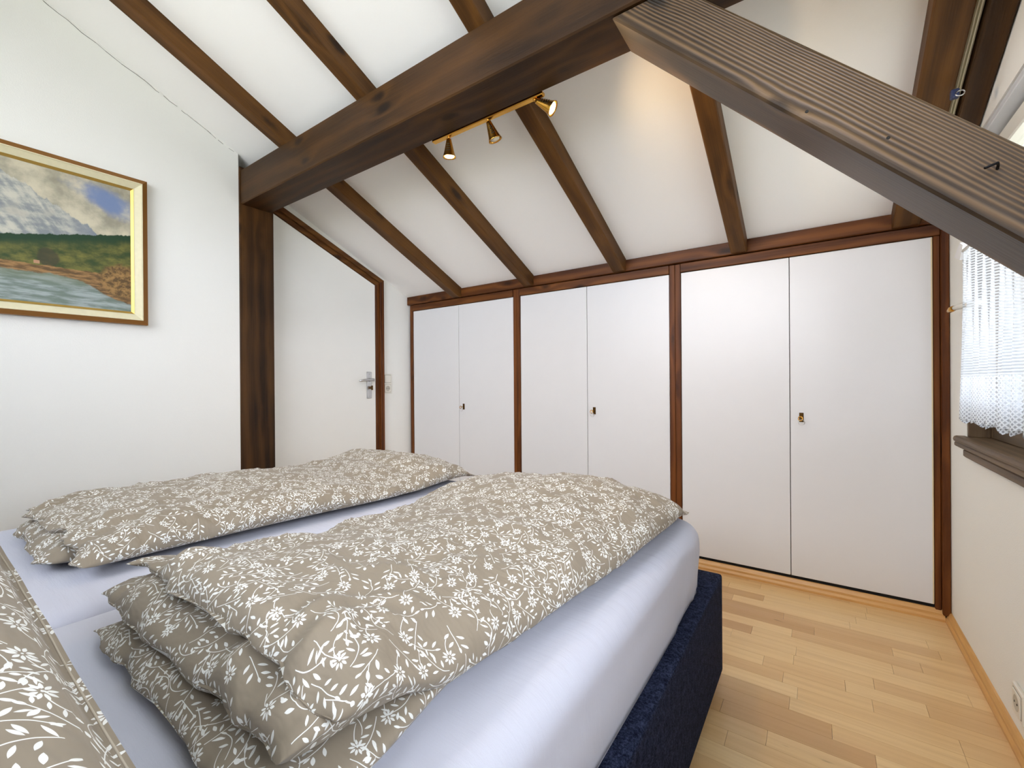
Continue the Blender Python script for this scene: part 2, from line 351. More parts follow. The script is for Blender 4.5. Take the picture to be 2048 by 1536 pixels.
def mat_curtain():
    n = NT('white_knitted_lace'); uv = n.uv(); u, v, _ = n.sep(uv)
    st = n.step(n.m('ABSOLUTE', n.sub(n.m('FRACT', n.m('DIVIDE', v, 0.0085)), 0.5)), 0.20, 0.34)      # 1 = open row
    a = n.add(n.m('DIVIDE', u, 0.013), n.m('DIVIDE', v, 0.013)); b = n.sub(n.m('DIVIDE', u, 0.013), n.m('DIVIDE', v, 0.013))
    lat = n.mul(n.gt(n.m('ABSOLUTE', n.sub(n.m('FRACT', a), 0.5)), 0.20), n.gt(n.m('ABSOLUTE', n.sub(n.m('FRACT', b), 0.5)), 0.20))
    hole = n.add(n.mul(st, n.gt(v, 0.145)), n.mul(lat, n.lt(v, 0.145)))
    op = n.mul(hole, 0.38)
    col = n.mix(n.mul(hole, 0.8), srgb(224, 230, 235), srgb(146, 150, 158))
    d = n.new('ShaderNodeBsdfDiffuse'); n.con(col, d.inputs[0]); t = n.new('ShaderNodeBsdfTranslucent'); n.con(col, t.inputs[0]); tr = n.new('ShaderNodeBsdfTransparent')
    mx = n.new('ShaderNodeMixShader'); mx.inputs[0].default_value = 0.16; n.l.new(d.outputs[0], mx.inputs[1]); n.l.new(t.outputs[0], mx.inputs[2])
    m2 = n.new('ShaderNodeMixShader'); n.con(op, m2.inputs[0]); n.l.new(mx.outputs[0], m2.inputs[1]); n.l.new(tr.outputs[0], m2.inputs[2])
    n.l.new(m2.outputs[0], n.out.inputs['Surface']); return n.mat
M_curtain = mat_curtain()
def mat_glass():
    n = NT('window_glass'); g = n.new('ShaderNodeBsdfGlossy'); g.inputs['Roughness'].default_value = 0.02; t = n.new('ShaderNodeBsdfTransparent'); t.inputs[0].default_value = (0.96, 0.98, 0.97, 1)
    f = n.new('ShaderNodeFresnel'); f.inputs[0].default_value = 1.45; m = n.new('ShaderNodeMixShader'); n.l.new(n.mul(f.outputs[0], 0.6), m.inputs[0])
    n.l.new(t.outputs[0], m.inputs[1]); n.l.new(g.outputs[0], m.inputs[2]); n.l.new(m.outputs[0], n.out.inputs['Surface']); return n.mat
M_glass = mat_glass()
def mat_emit(name, c, s):
    n = NT(name); n.bsdf.inputs['Emission Color'].default_value = c; n.bsdf.inputs['Emission Strength'].default_value = s; return n.base(c, 0.4)
def mat_pale_ground():
    n = NT('pale_bounce_ground'); col = n.mix(n.noise(n.pos(), 3.0, 5), srgb(176, 176, 158), srgb(196, 195, 182)); return n.base(col, 0.9, 0.1)  # pale ground tone chosen so reflected daylight lifts the ceiling
M_pale_ground = mat_pale_ground()
M_soffit = plain('cream_soffit_paint', srgb(240, 240, 225), 0.7)
M_canvasgold = plain('gold_slip', srgb(196, 160, 80), 0.35, 0.5, 0.6)
M_creamf = plain('cream_linen_moulding', srgb(226, 218, 182), 0.55, var=0.05, scale=60)
M_brownf = plain('brown_gilt_moulding', srgb(140, 94, 40), 0.35, 0.5, 0.2)

# ------------------------------------------------------------------ setting
ST = lambda o: tag(o, kind='structure')
floor = ST(box('floor', XL-0.15, XR+0.15, YB-0.1, YF+0.1, -0.16, -0.012, M_dark))
PX = 0.0648; unit = None; field = bmesh.new(); tone = field.faces.layers.float.new('tone')
row0 = 1.969
me_u = bpy.data.meshes.new('plank'); b_ = abox(bmesh.new(), -0.5, 0.5, -0.5, 0.5, -0.5, 0.5); b_.to_mesh(me_u); b_.free(); me_u.materials.append(M_plank)
nrow0 = int((YB-row0)/PX)-1; nrow1 = int((2.505-row0)/PX)+1
for r in range(nrow0, nrow1+1):
    y0 = row0+(r-1)*PX; y1 = y0+PX
    if y1 > YF-0.09: y1 = YF-0.09
    if y0 < YB: y0 = YB
    if y1-y0 < 0.01: continue
    x = XR-0.002+random.uniform(0.0, 0.3); first = True
    while x > XL:
        L = random.choice((0.22, 0.30, 0.36, 0.42, 0.5))*random.uniform(0.9, 1.1); xa = max(x-L, XL); xb = min(x, XR-0.002)
        if xb-xa > 0.01:
            g = 0.0004
            if xb > -0.45 and y1 > 0.35:
                o = bpy.data.objects.new('plank', me_u); link(o); o.parent = floor
                o.scale = (xb-xa-2*g, y1-y0-2*g, 0.0118+random.uniform(0, 0.0002)); o.location = Vector(((xa+xb)/2, (y0+y1)/2, -0.006)) - Vector(floor.location)
            else:
                vs = [field.verts.new(p) for p in ((xa+g, y0+g, 0), (xb-g, y0+g, 0), (xb-g, y1-g, 0), (xa+g, y1-g, 0))]; lo = [field.verts.new((v.co.x, v.co.y, -0.0115)) for v in vs]
                t = random.random(); f = field.faces.new(vs); f[tone] = t
                for i in range(4): f = field.faces.new([lo[i], lo[(i+1) % 4], vs[(i+1) % 4], vs[i]]); f[tone] = t
        x -= L
tag(put('plank_field', field, M_plank2, floor, recalc=False), kind='stuff')

# ceiling slab (sloping underside), walls
ST(prism('ceiling', [(YB-0.12, zc(YB-0.12)), (YF+0.12, zc(YF+0.12)), (YF+0.12, zc(YF+0.12)+0.15), (YB-0.12, zc(YB-0.12)+0.15)], 'x', XL-0.2, XR+0.2, M_ceil))
ST(box('wall_far', XL-0.15, XR+0.15, YF, YF+0.12, 0, zc(YF+0.12), M_wall))
W3 = (-2.30, 0.0, 1.35, 2.65)  # added window out of view behind the bed head, evens out the daylight
bm = bmesh.new(); abox(bm, XL-.15, XR+.15, YB-.12, YB, 0, W3[2]); abox(bm, XL-.15, XR+.15, YB-.12, YB, W3[3], zc(YB)); abox(bm, XL-.15, W3[0], YB-.12, YB, W3[2], W3[3]); abox(bm, W3[1], XR+.15, YB-.12, YB, W3[2], W3[3])
ST(put('wall_near', bm, M_wall))
bm = bmesh.new(); f = .05
for a, b, c, d in ((W3[0], W3[1], W3[2], W3[2]+f), (W3[0], W3[1], W3[3]-f, W3[3]), (W3[0], W3[0]+f, W3[2]+f, W3[3]-f), (W3[1]-f, W3[1], W3[2]+f, W3[3]-f), (-1.18, -1.12, W3[2]+f, W3[3]-f)): abox(bm, a, b, YB-.09, YB-.03, c, d, .003)
w3 = ST(put('added_window_3', bm, M_winz)); [box('pane', a, b, YB-.064, YB-.058, W3[2]+f, W3[3]-f, M_glass, w3) for a, b in ((W3[0]+f, -1.18), (-1.12, W3[1]-f))]
wl = ST(prism('wall_left', [(YB, 0), (1.163, 0), (1.163, zc(1.163)), (YB, zc(YB))], 'x', XL-0.15, XP, M_wall))
ST(prism('wall_left_door_side', [(1.163, 0), (YF, 0), (YF, zc(YF)), (1.163, zc(1.163))], 'x', XL-0.15, XL, M_wall))
# jagged settlement crack where wall and ceiling meet
bm = bmesh.new(); y = 0.36; rr = random.Random(3); zo = 0.0
while y < 1.115:
    L = rr.uniform(0.010, 0.035); zo1 = max(-0.012, min(-0.001, zo+rr.uniform(-0.004, 0.004))); w = rr.uniform(0.0006, 0.0020)
    if rr.random() > 0.10:
        a = (y, zc(y)-0.004+zo); b = (y+L, zc(y+L)-0.004+zo1)
        aprism(bm, [(a[0], a[1]-w), (b[0], b[1]-w), (b[0], b[1]+w*0.6), (a[0], a[1]+w*0.6)], 'x', XP-0.002, XP+0.0006)
    y += L; zo = zo1
put('crack', bm, plain('crack_shadow', (0.16, 0.155, 0.14, 1), 0.9), wl)

# gable wall with its window opening and an added one for daylight
W1 = (1.44, 2.262, 0.795, 1.822)     # y0,y1,z0,z1
W2 = (-0.15, 0.95, 0.80, 1.95)
bm = bmesh.new()
def wallpiece(y0, y1, z0, z1a, z1b=None): aprism(bm, [(y0, z0), (y1, z0), (y1, z1b if z1b is not None else z1a), (y0, z1a)], 'x', XR, XR+0.16)
wallpiece(W1[1], YF, 0, zc(W1[1]), zc(YF)); wallpiece(W1[0], W1[1], 0, W1[2]-.024); wallpiece(W1[0], W1[1], W1[3], zc(W1[0]), zc(W1[1])+0.002)
wallpiece(W2[1], W1[0], 0, zc(W2[1]), zc(W1[0])); wallpiece(W2[0], W2[1], 0, W2[2]); wallpiece(W2[0], W2[1], W2[3], zc(W2[0]), zc(W2[1])); wallpiece(YB, W2[0], 0, zc(YB), zc(W2[0]))
ST(put('wall_right', bm, M_wall))

def window(name, w):
    y0, y1, z0, z1 = w; x0, x1 = XR+0.055, XR+0.115; f = 0.045
    bm = bmesh.new(); abox(bm, x0, x1, y0, y0+f, z0, z1, .003); abox(bm, x0, x1, y1-f, y1, z0, z1, .003)
    root = ST(put(name, bm, M_winz))
    bm = bmesh.new(); abox(bm, x0, x1, y0+f, y1-f, z0, z0+0.05, .003); put('frame_rail', bm, M_win, root); box('frame_head', x0, x1, y0+f, y1-f, z1-f, z1, M_white, root, .003)
    s = 0.055; a, b = y0+f-.012, y1-f+.012; c, d = z0+0.062, z1-f+.012; xs0, xs1 = x0-0.018, x0+0.036
    bm = bmesh.new(); abox(bm, xs0, xs1, a, a+s, c, d, .004); abox(bm, xs0, xs1, b-s, b, c, d, .004); put('sash_stile', bm, M_winz, root)
    bm = bmesh.new(); abox(bm, xs0, xs1, a+s, b-s, c, c+s+.02, .004); put('sash_rail', bm, M_win, root); box('sash_head', xs0, xs1, a+s, b-s, d-s, d, M_white, root, .004)
    box('pane', x0+0.008, x0+0.014, a+s-.005, b-s+.005, c+s, d-s+.005, M_glass, root)
    return root
w1 = window('window_1', W1)
# painted reveal of the head, and catches of the sash
box('head_moulding', XR+0.004, XR+0.05, W1[0]+0.002, W1[1]-0.004, W1[3]-0.022, W1[3]-0.002, plain('pale_grey_paint', srgb(222, 226, 232), 0.3, 0.5), w1, .002)
lathe('sash_catch', [(0, .004), (.002, .009), (.012, .010), (.016, .006)], (XR+0.035, 2.205, 0.858), (-1, 0.2, 0), M_white, w1, 12)
tube('sash_hook', [(XR+0.036+0*k, 2.14+0.018*math.cos(a), 0.852-0.012*math.sin(a)) for k, a in enumerate([math.pi*i/8 for i in range(9)])], 0.0028, M_steel, w1, 8)
box('reveal_lining', XR+.001, XR+.06, W1[1]-.020, W1[1]+.001, W1[2], W1[3]-.025, M_winz, w1, .002)
w2 = window('added_window_2', W2)  # added window, unseen, lets in more daylight
# sill of window 1 : board with rounded nose and apron below
sl = put('trim_1', aprism(bmesh.new(), [(XR+0.158, 0.772), (0.414, 0.772), (0.409, 0.776), (0.407, 0.784), (0.410, 0.792), (0.416, 0.795), (XR+0.158, 0.795)], 'y', W1[0]+0.001, 2.2615), M_win); ST(sl)
put('sill_horn', aprism(bmesh.new(), [(XR+0.001, 0.772), (0.414, 0.772), (0.409, 0.776), (0.407, 0.784), (0.410, 0.792), (0.416, 0.795), (XR+0.001, 0.795)], 'y', 2.2615, 2.290), M_win, sl)
put('sill_nose', abox(bmesh.new(), 0.410, XR+0.002, W1[0]-0.06, 2.290, 0.757, 0.774, .004), M_win, sl)
put('sill_apron', abox(bmesh.new(), 0.417, XR+0.002, W1[0]-0.04, 2.205, 0.727, 0.757, .006), M_win, sl)
# skirtings (ogee profile)
def skirt_profile(s=1): return [(0, 0), (0.017, 0), (0.018, 0.010), (0.012, 0.020), (0.0125, 0.030), (0.009, 0.038), (0.006, 0.045), (0, 0.047)]
ST(put('baseboard_right', aprism(bmesh.new(), [(XR-a, b) for a, b in skirt_profile()], 'y', YB, DY-0.002), M_base))
ST(put('baseboard_far', aprism(bmesh.new(), [(DY+0.006-a, b) for a, b in skirt_profile()], 'x', XL, XR-0.017), M_base))
ST(put('baseboard_left', aprism(bmesh.new(), [(XP+a, b) for a, b in skirt_profile()], 'y', YB, 1.16), M_base))

# exterior: eaves outside the gable and unseen ground, coloured pale to bounce daylight up
ev = ST(box('soffit', XR+0.16, XR+0.95, 0.6, 3.4, 2.36, 2.40, M_soffit)); 
for i in range(7):
    put('soffit_board', abox(bmesh.new(), XR+0.17+i*0.11, XR+0.273+i*0.11, 0.6, 3.4, 2.34, 2.36, .003), M_soffit, ev)
ST(box('ground', -40, 60, -40, 60, -3.1, -3.0, M_pale_ground))

# ------------------------------------------------------------------ roof timbers
def slope_timber(name, x0, x1, ya, yb, depth, mat, seat=None):
    """timber following the roof slope between ya (low y, high end) and yb (far, low end), optional level seat cut at height seat"""
    e = 0.01
    bot = lambda y: zc(y)-depth
    pts = [(ya, zc(ya)+e), (ya, bot(ya))]
    if seat is not None:
        ys = (2.822-depth-seat)/SL; pts += [(ys, seat), (yb, seat)]
    else: pts += [(yb, bot(yb))]
    pts += [(yb, zc(yb)+e)]
    # local long axis = slope direction: build in world, then bake a rotated frame
    bm = aprism(bmesh.new(), pts, 'x', x0, x1, 0.004)
    ang = math.atan(SL); o = put(name, bm, mat)
    # rotate mesh so that local x runs down the slope
    ux = Vector((0, math.cos(ang), -math.sin(ang))); uy = Vector((1, 0, 0)); uz = ux.cross(uy)
    Rm = Matrix((ux, uy, uz)).transposed().to_4x4()
    o.data.transform(Rm.inverted()); o.rotation_euler = Rm.to_euler()
    return o
raf = [(-2.276, -2.204, 'dark rafter nearest the picture wall, ending above the first wardrobe'),
       (-1.630, -1.563, 'dark rafter ending beside the left lit brass spotlight'),
       (-0.998, -0.925, 'dark rafter passing behind the right-hand brass spotlight'),
       (-0.366, -0.295, 'dark rafter running down from the diagonal brace to the far plate')]
for x0, x1, lab in raf:
    tag(slope_timber('rafter', x0, x1, YB+0.002, 2.505, RD, M_rafter, 1.652), lab, 'beam', 'ceiling rafters')
tag(slope_timber('rafter', 0.258, 0.348, YB+0.002, 2.505, RD, M_rafter, 1.652), 'broad knotty rafter beside the window, half hidden by the diagonal brace', 'beam', 'ceiling rafters')
ST(slope_timber('trim_2', 0.374, 0.436, YB+0.002, 2.262, RD-0.004, M_beam))
tr = tag(slope_timber('curtain_track', 0.3520, 0.3700, YB+0.2, 2.2, 0.060, plain('ivory_track', srgb(222, 210, 178), 0.4)), 'ivory curtain track in the gap beside the broad rafter at the window', 'curtain track')
bpy.context.view_layer.update()
gb = slope_timber('track_groove', 0.3585, 0.3632, YB+0.2, 2.2, 0.0625, plain('track_groove_olive', srgb(140, 128, 92), 0.6))
bpy.context.view_layer.update(); mw = gb.matrix_world.copy(); gb.parent = tr; gb.matrix_parent_inverse = tr.matrix_world.inverted()

BY0, BY1, BZ0, BZ1 = 1.172, 1.342, 2.029, 2.222
tag(box('purlin_beam', XP, XR, BY0, BY1, BZ0, BZ1, M_beam, None, 0.005), 'massive dark horizontal beam crossing the room under the rafters', 'beam')
tag(box('timber_post', XL-0.01, XP+0.004, 1.163, 1.356, 0, zc(1.25)-0.03, M_post, None, 0.004), 'dark vertical post set in the left wall beside the white door', 'post')
def brace():
    y0, y1 = BY0+0.010, BY1-0.002; s = math.sqrt(.5); lo, hi = 1.552, 1.7275   # x+z of lower / upper faces
    pts = [(lo-BZ0, BZ0), (hi-BZ0, BZ0), (XR, hi-XR), (XR, lo-XR)]
    bm = aprism(bmesh.new(), pts, 'y', y0, y1, 0.005); o = put('diagonal_brace', bm, M_brace)
    Rm = Matrix(((s, 0, -s), (0, 1, 0), (s, 0, s))).transposed().to_4x4()
    o.data.transform(Rm.inverted()); zmin = min(v.co.z for v in o.data.vertices); o.data.transform(Matrix.Translation((0, 0, -zmin)))
    o.location += Rm.to_3x3() @ Vector((0, 0, zmin)); o.rotation_euler = Rm.to_euler(); return o
tag(brace(), 'thick weathered diagonal brace with ridged grain in front of the window', 'beam')
ST(box('trim_3', 0.375, XR, BY0, BY1, 0, 1.30, M_post, None, 0.004))
tag(box('wall_plate', XL, XR-0.002, 2.498, YF, 1.653, 1.7185, M_frame_h, None, 0.003), 'reddish brown timber plate along the foot of the sloping ceiling', 'beam')
# old screw hole and nail and plastic clip on the timbers
_br = bpy.data.objects['diagonal_brace']; bpy.context.view_layer.update()
for hx, hz in ((0.118, 1.497), (-0.02, 1.60)):
    h = lathe('screw_hole', [(0, .0035), (.002, .0035)], (hx, BY0+.0115, hz), (0, -1, 0), M_hole, None, 10); bpy.context.view_layer.update(); h.parent = _br; h.matrix_parent_inverse = _br.matrix_world.inverted()
tag(tube('nail', [(0.272, 1.190, 1.388), (0.270, 1.172, 1.392), (0.266, 1.155, 1.392), (0.248, 1.150, 1.385)], 0.0022, M_iron, None, 8), 'bent black nail in the diagonal brace', 'nail')
cl = empty('clip', (0.350, 1.870, 1.86)); tag(cl, 'small blue-grey clip under the broad rafter behind the brace', 'clip')
cm = plain('blue_grey_plastic', srgb(52, 62, 96), 0.3)
box('clip_body', 0.332, 0.352, 1.866, 1.886, 1.858, 1.884, cm, cl, .003); tube('clip_ring', [(0.352+0.010*math.cos(t), 1.866, 1.866+0.008*math.sin(t)) for t in [2*math.pi*k/14 for k in range(14)]], 0.0022, M_steel, cl, 6, True)

# ------------------------------------------------------------------ white door in the left wall
DX = XL+0.012
def dtop(y): return 1.757+0.41*(2.171-y)
d1 = ST(prism('door_1', [(1.37, 0.01), (2.168, 0.01), (2.168, dtop(2.168)), (1.37, dtop(1.37))], 'x', XL-0.02, DX, M_door, None, 0.0015))
prism('shadow_gap', [(1.37, 0.0), (2.173, 0), (2.173, dtop(2.173)+.006), (1.37, dtop(1.37)+.006)], 'x', XL-0.03, XL+0.001, M_dark, d1)
for nm, a, b, xx, mt in (('door_rebate', 2.173, 2.208, XL+0.014, M_frame), ('architrave', 2.208, 2.243, XL+0.026, M_frame)):
    prism(nm, [(a, 0), (b, 0), (b, dtop(2.171)+0.41*(2.171-b)+(b-2.171)*1.12), (a, dtop(2.171)+0.41*(2.171-a)+(a-2.171)*1.12)], 'x', XL-0.005, xx, mt, d1, .0015)
for nm, a, b, xx in (('head_rebate', 0.006, 0.042, XL+0.014), ('head_architrave', 0.042, 0.078, XL+0.026)):
    ya = 1.357; yb = lambda t: 2.171+t*0.92
    prism(nm, [(ya, dtop(ya)+a), (yb(a), dtop(yb(a))+a), (yb(b), dtop(yb(b))+b), (ya, dtop(ya)+b)], 'x', XL-0.005, xx, M_frame_y, d1, .0015)
# handle: long back plate, lever, key
yh = 2.108; hp = put('handle_plate', abox(bmesh.new(), DX, DX+0.005, yh-0.021, yh+0.021, 0.895, 1.095, .004, 2), M_steel, d1)
lathe('rose', [(0, .014), (.012, .012), (.014, .009), (.045, .009)], (DX+.004, yh, 1.035), (1, 0, 0), M_steel, hp, 14)
tube('lever', [(DX+.045, yh+.008, 1.035), (DX+.050, yh-.004, 1.035), (DX+.050, yh-.04, 1.034), (DX+.048, yh-.085, 1.031), (DX+.044, yh-.115, 1.027)], [.010, .010, .009, .008, .006], M_steel, hp, 12)
bm = bmesh.new(); abox(bm, DX+.005, DX+.03, yh-.002, yh+.002, 0.965, 0.985, .001); abox(bm, DX+.026, DX+.046, yh-.0015, yh+.0015, .958, .992, .001); put('key', bm, M_dbrass, hp)
for zz in (1.078, .91): lathe('screw', [(0, .004), (.002, .0035)], (DX+.005, yh, zz), (1, 0, 0), M_steel, hp, 10)
for zz in (1.86, 1.07): tube('hinge', [(DX+.006, 1.372, zz-.03), (DX+.006, 1.372, zz+.03)], .006, M_brass, d1, 10)

# ------------------------------------------------------------------ switch + socket plates
def socket(name, center, normal, up_n, label, both=False):
    cx, cy, cz = center; s = normal
    root = empty(name, (cx, cy, cz-(.078 if both else .041))); tag(root, label, 'socket')
    def bx(nm, y0, y1, z0, z1, x0, x1, mt, bev): return box(nm, cx+s*x0, cx+s*x1, cy+y0, cy+y1, cz+z0, cz+z1, mt, root, bev)
    if both:
        bx('frame', -.041, .041, -.077, .077, 0, .009, M_white, .003)
        bx('rocker', -.028, .028, .009, .067, .009, .014, M_white, .002); zc_ = -.037
        bx('rocker_border', -.031, .031, .006, .070, .008, .0098, plain('grey_gap', srgb(150, 148, 138), .6), .0)
    else:
        bx('frame', -.041, .041, -.041, .041, 0, .010, M_white, .003); zc_ = 0.0
    bx('insert_border', -.031, .031, zc_-.031, zc_+.031, .008, .0102, plain('grey_gap_2', srgb(150, 148, 138), .6), 0)
    ins = bx('insert', -.029, .029, zc_-.029, zc_+.029, .009, .0125, M_white, .002)
    lathe('cup', [(.0125, .021), (.0130, .0195), (.0127, .0190), (.0126, .002)], (cx, cy, cz+zc_), (s, 0, 0), plain('socket_recess', srgb(196, 192, 178), .5), ins, 24)
    for dy in (-.0095, .0095): lathe('pin_hole', [(.0127, .003), (.0132, .0028)], (cx, cy+dy, cz+zc_), (s, 0, 0), M_hole, ins, 10)
    return root
socket('switch_socket', (XL, 2.285, 1.005), 1, None, 'white switch above a socket between door frame and wardrobe', True)
socket('wall_socket', (XR, 1.735, 0.135), -1, None, 'white wall socket low on the right wall above the skirting')

# ------------------------------------------------------------------ wardrobes (three built-in units)
def wardrobe(xs, label, ldoor=None):
    """xs: left outer, door left, door middle, door right, right outer"""
    a, b, c, d, e = xs
    root = empty('wardrobe', ((a+e)/2, DY+.03, 0)); tag(root, label, 'wardrobe', 'built-in wardrobes')
    box('carcass', a+.002, e-.002, DY+.026, YF-.005, 0.0, 1.648, M_dark, root)
    def stile(x0, x1):
        box('stile', x0, x1, DY-.004, DY+.026, 0.02, 1.650, M_frame, root, .002)
    stile(a+.0005, b-.001)
    if e > 0:
        box('stile', d+.001, d+.021, DY-.001, DY+.026, .03, 1.603, M_frame, root, .002); box('stile', d+.022, e-.001, DY-.022, DY+.026, .03, 1.650, M_frame, root, .003)
    else: stile(d+.001, e-.0005)
    box('top_rail', b, d+(0 if e < 0 else .021), DY-.010, DY+.026, 1.603, 1.6495, M_frame_h, root, .002)
    box('plinth', b, d, DY+.012, DY+.026, 0.0, .058, M_dark, root)
    for k, (p, q) in enumerate(((b, c), (c, d))):
        dr = box('door', p+.0015, q-.0015, DY, DY+.018, .062, 1.600, M_lam, root, .0012)
        if e > 0 and k == 1: box('edge_strip', q-.0055, q-.0015, DY-.0006, DY+.001, .064, 1.598, M_edge, dr)
        if k == 1:
            kx = p+.046; z0 = .828
            lp = box('lock_plate', kx-.009, kx+.009, DY-.003, DY, z0-.022, z0+.022, M_dbrass, dr, .001)
            # key : bow, shaft and ring belong to the door
            tube('key', [(kx, DY-.002, z0), (kx-.002, DY-.028, z0-.002)], .0024, M_brass, dr, 8)
            bow = [(kx-.003+.0085*math.cos(t), DY-.034+.002*math.sin(t), z0-.004+.010*math.sin(t)) for t in [2*math.pi*i/16 for i in range(16)]]
            tube('key_bow', bow, .0021, M_brass, dr, 6, True)
            rg = [(kx+.001+.013*math.cos(t), DY-.036-.005*math.sin(t), z0-.022+.013*math.sin(t)) for t in [2*math.pi*i/22 for i in range(22)]]
            tube('key_ring', rg, .0009, M_steel, dr, 6, True)
    return root
wardrobe((-2.786, -2.750, -2.252, -1.744, -1.715), 'white two-door wardrobe next to the wall socket and door')
wardrobe((-1.715, -1.686, -1.187, -0.685, -0.654), 'white two-door wardrobe in the middle of the three')
wardrobe((-0.654, -0.623, -0.118, 0.391, 0.4385), 'white two-door wardrobe next to the window wall, reaching visible floor')

# ------------------------------------------------------------------ picture
def picture():
    y0, y1, z0, z1 = -0.27, 0.741, 1.293, 1.987
    root = empty('framed_painting', (XP, (y0+y1)/2, z0)); tag(root, 'gilt framed alpine lake painting on the left wall', 'painting')
    def ring(nm, i0, i1, xh0, xh1, mt):
        bm = bmesh.new()
        def R(i, x): return [bm.verts.new(p) for p in ((x, y0+i, z0+i), (x, y1-i, z0+i), (x, y1-i, z1-i), (x, y0+i, z1-i))]
        A, B, Cc, D = R(i0, XP+.001), R(i0, xh0), R(i1, xh1), R(i1, XP+.001)
        for P, Q in ((A, B), (B, Cc), (Cc, D)):
            for k in range(4): bm.faces.new([P[k], P[(k+1) % 4], Q[(k+1) % 4], Q[k]])
        return put(nm, bm, mt, root)
    ring('outer_moulding', 0.0, .020, XP+.028, XP+.036, M_brownf); ring('white_bead', .020, .024, XP+.037, XP+.037, M_creamf)
    ring('cream_moulding', .024, .050, XP+.034, XP+.020, M_creamf); ring('gold_slip', .050, .060, XP+.022, XP+.014, M_canvasgold)
    bm = bmesh.new(); i = .058; L = bm.loops.layers.uv.new('UVMap'); x = XP+.012
    abox(bm, XP+.001, x, y0+i, y1-i, z0+i, z1-i)
    for f in bm.faces:
        for l in f.loops: l[L].uv = ((l.vert.co.y-0.28)/0.40, (l.vert.co.z-z0-i)/(z1-z0-2*i))
    put('canvas', bm, M_paint, root)
picture()

# ------------------------------------------------------------------ ceiling spotlight bar behind the beam
def spotbar():
    root = empty('spotlight_bar', (-1.06, BY1+.012, 2.018)); tag(root, 'brass spotlight bar with three cone heads behind the massive beam', 'ceiling lamp')
    box('bar', -1.345, -0.800, BY1+.001, BY1+.024, 2.0245, 2.038, M_brass, root, .003)
    for k, (x, ax, on) in enumerate(((-1.258, (-0.06, 0.10, -1), 1), (-1.050, (0.22, 0.30, -.9), 0), (-0.832, (0.80, 0.30, -0.55), 1))):
        a = Vector(ax).normalized(); o = Vector((x, BY1+.014, 2.019))
        hd = lathe('lamp_head', [(0, .004), (.002, .010), (.010, .0115), (.055, .0215), (.070, .026), (.074, .0275), (.0735, .0262), (.066, .0235)], o, a, M_brass, root, 20, False)
        lathe('joint', [(-.012, .004), (-.006, .006), (.0, .004)], o, a, M_brass, hd, 10)
        # louvre slits on the cone
        e1 = a.cross(Vector((0, 1, 0))).normalized(); e2 = a.cross(e1)
        for j in range(4):
            d = .024+.009*j; r = .0118+(d-.010)*.222+.0006
            for s0 in (0.6, 3.74):
                pts = [o+a*d+(e1*math.cos(s0+.9*t/5)+e2*math.sin(s0+.9*t/5))*r for t in range(6)]
                tube('slit', pts, .0011, M_hole, hd, 5)
        bc = (1.0, .78, .48, 1)
        lathe('bulb', [(.044, .003), (.050, .016), (.062, .0205), (.072, .018), (.076, .001)], o, a, mat_emit('bulb_%s' % ('lit' if on else 'off'), bc, 22.0 if on else 0.0) if on else plain('frosted_bulb', srgb(225, 220, 205), .3), hd, 16)
        if on:
            l = bpy.data.lights.new('spot_lamp', 'SPOT'); l.energy = 10.0; l.color = (1.0, .70, .38); l.spot_size = math.radians(150); l.spot_blend = .8; l.shadow_soft_size = .02
            lo = bpy.data.objects.new('spot_lamp', l); C.objects.link(lo); lo.parent = root
            lo.location = o+a*.085-Vector(root.location); lo.rotation_euler = a.to_track_quat('-Z', 'Y').to_euler()
spotbar()

# ------------------------------------------------------------------ curtain
def curtain():
    bm = bmesh.new(); L = bm.loops.layers.uv.new('UVMap'); ny, nz = 180, 60; y0, y1 = 1.47, 2.168; zt, zb = 1.446, 0.868; vs = []
    for j in range(nz+1):
        t = j/nz; row = []
        for i in range(ny+1):
            s = i/ny; spread = 0.030*t*t
            y = y1+spread-(y1+spread-y0)*s; ph = s*62+1.3*math.sin(s*9)
            amp = (0.005+0.013*t)
            x = 0.412+amp*math.sin(ph)+0.006*t*math.sin(s*23+1)-(0.010*math.exp(-((t-.06)/.02)**2)*0)
            z = zt-(zt-zb)*t
            if j == nz: z += 0.010*abs(math.sin(s*70))-.004
            z -= 0.012*t*math.sin(ph*.5)**2
            row.append((bm.verts.new((x, y, z)), s*(y1-y0)*1.9, z-zb))
        vs.append(row)
    for j in range(nz):
        for i in range(ny):
            q = [vs[j][i], vs[j][i+1], vs[j+1][i+1], vs[j+1][i]]; f = bm.faces.new([a[0] for a in q]); f.smooth = True
            for l, a in zip(f.loops, q): l[L].uv = (a[1], a[2])
    root = empty('cafe_curtain', (0.412, 1.82, .868)); tag(root, 'short white knitted lace curtain hanging in front of the window', 'curtain')
    cl_ = put('cloth', bm, M_curtain, root, recalc=False); 
    rod = tube('curtain_rod', [(0.408, 1.46, 1.445), (0.408, 2.185, 1.445)], .005, M_white, root, 10)
    # folded white heading at the rod end
    bm = bmesh.new(); A = [(0.398, 2.205, 1.440), (0.402, 2.150, 1.478), (0.404, 2.120, 1.462), (0.402, 2.150, 1.418)]
    f = [bm.verts.new(p) for p in A]; g = [bm.verts.new((p[0]+.018, p[1], p[2])) for p in A]
    bm.faces.new(f); bm.faces.new(g[::-1]); [bm.faces.new([f[i], f[(i+1) % 4], g[(i+1) % 4], g[i]]) for i in range(4)]
    put('heading_corner', bm, plain('white_heading_cotton', srgb(244, 245, 246), .7), root)
curtain()
tb = empty('tieback_holder', (0.415, 2.25, 1.235)); tag(tb, 'white curtain tieback holder with brass tip beside the lace curtain', 'curtain holder')
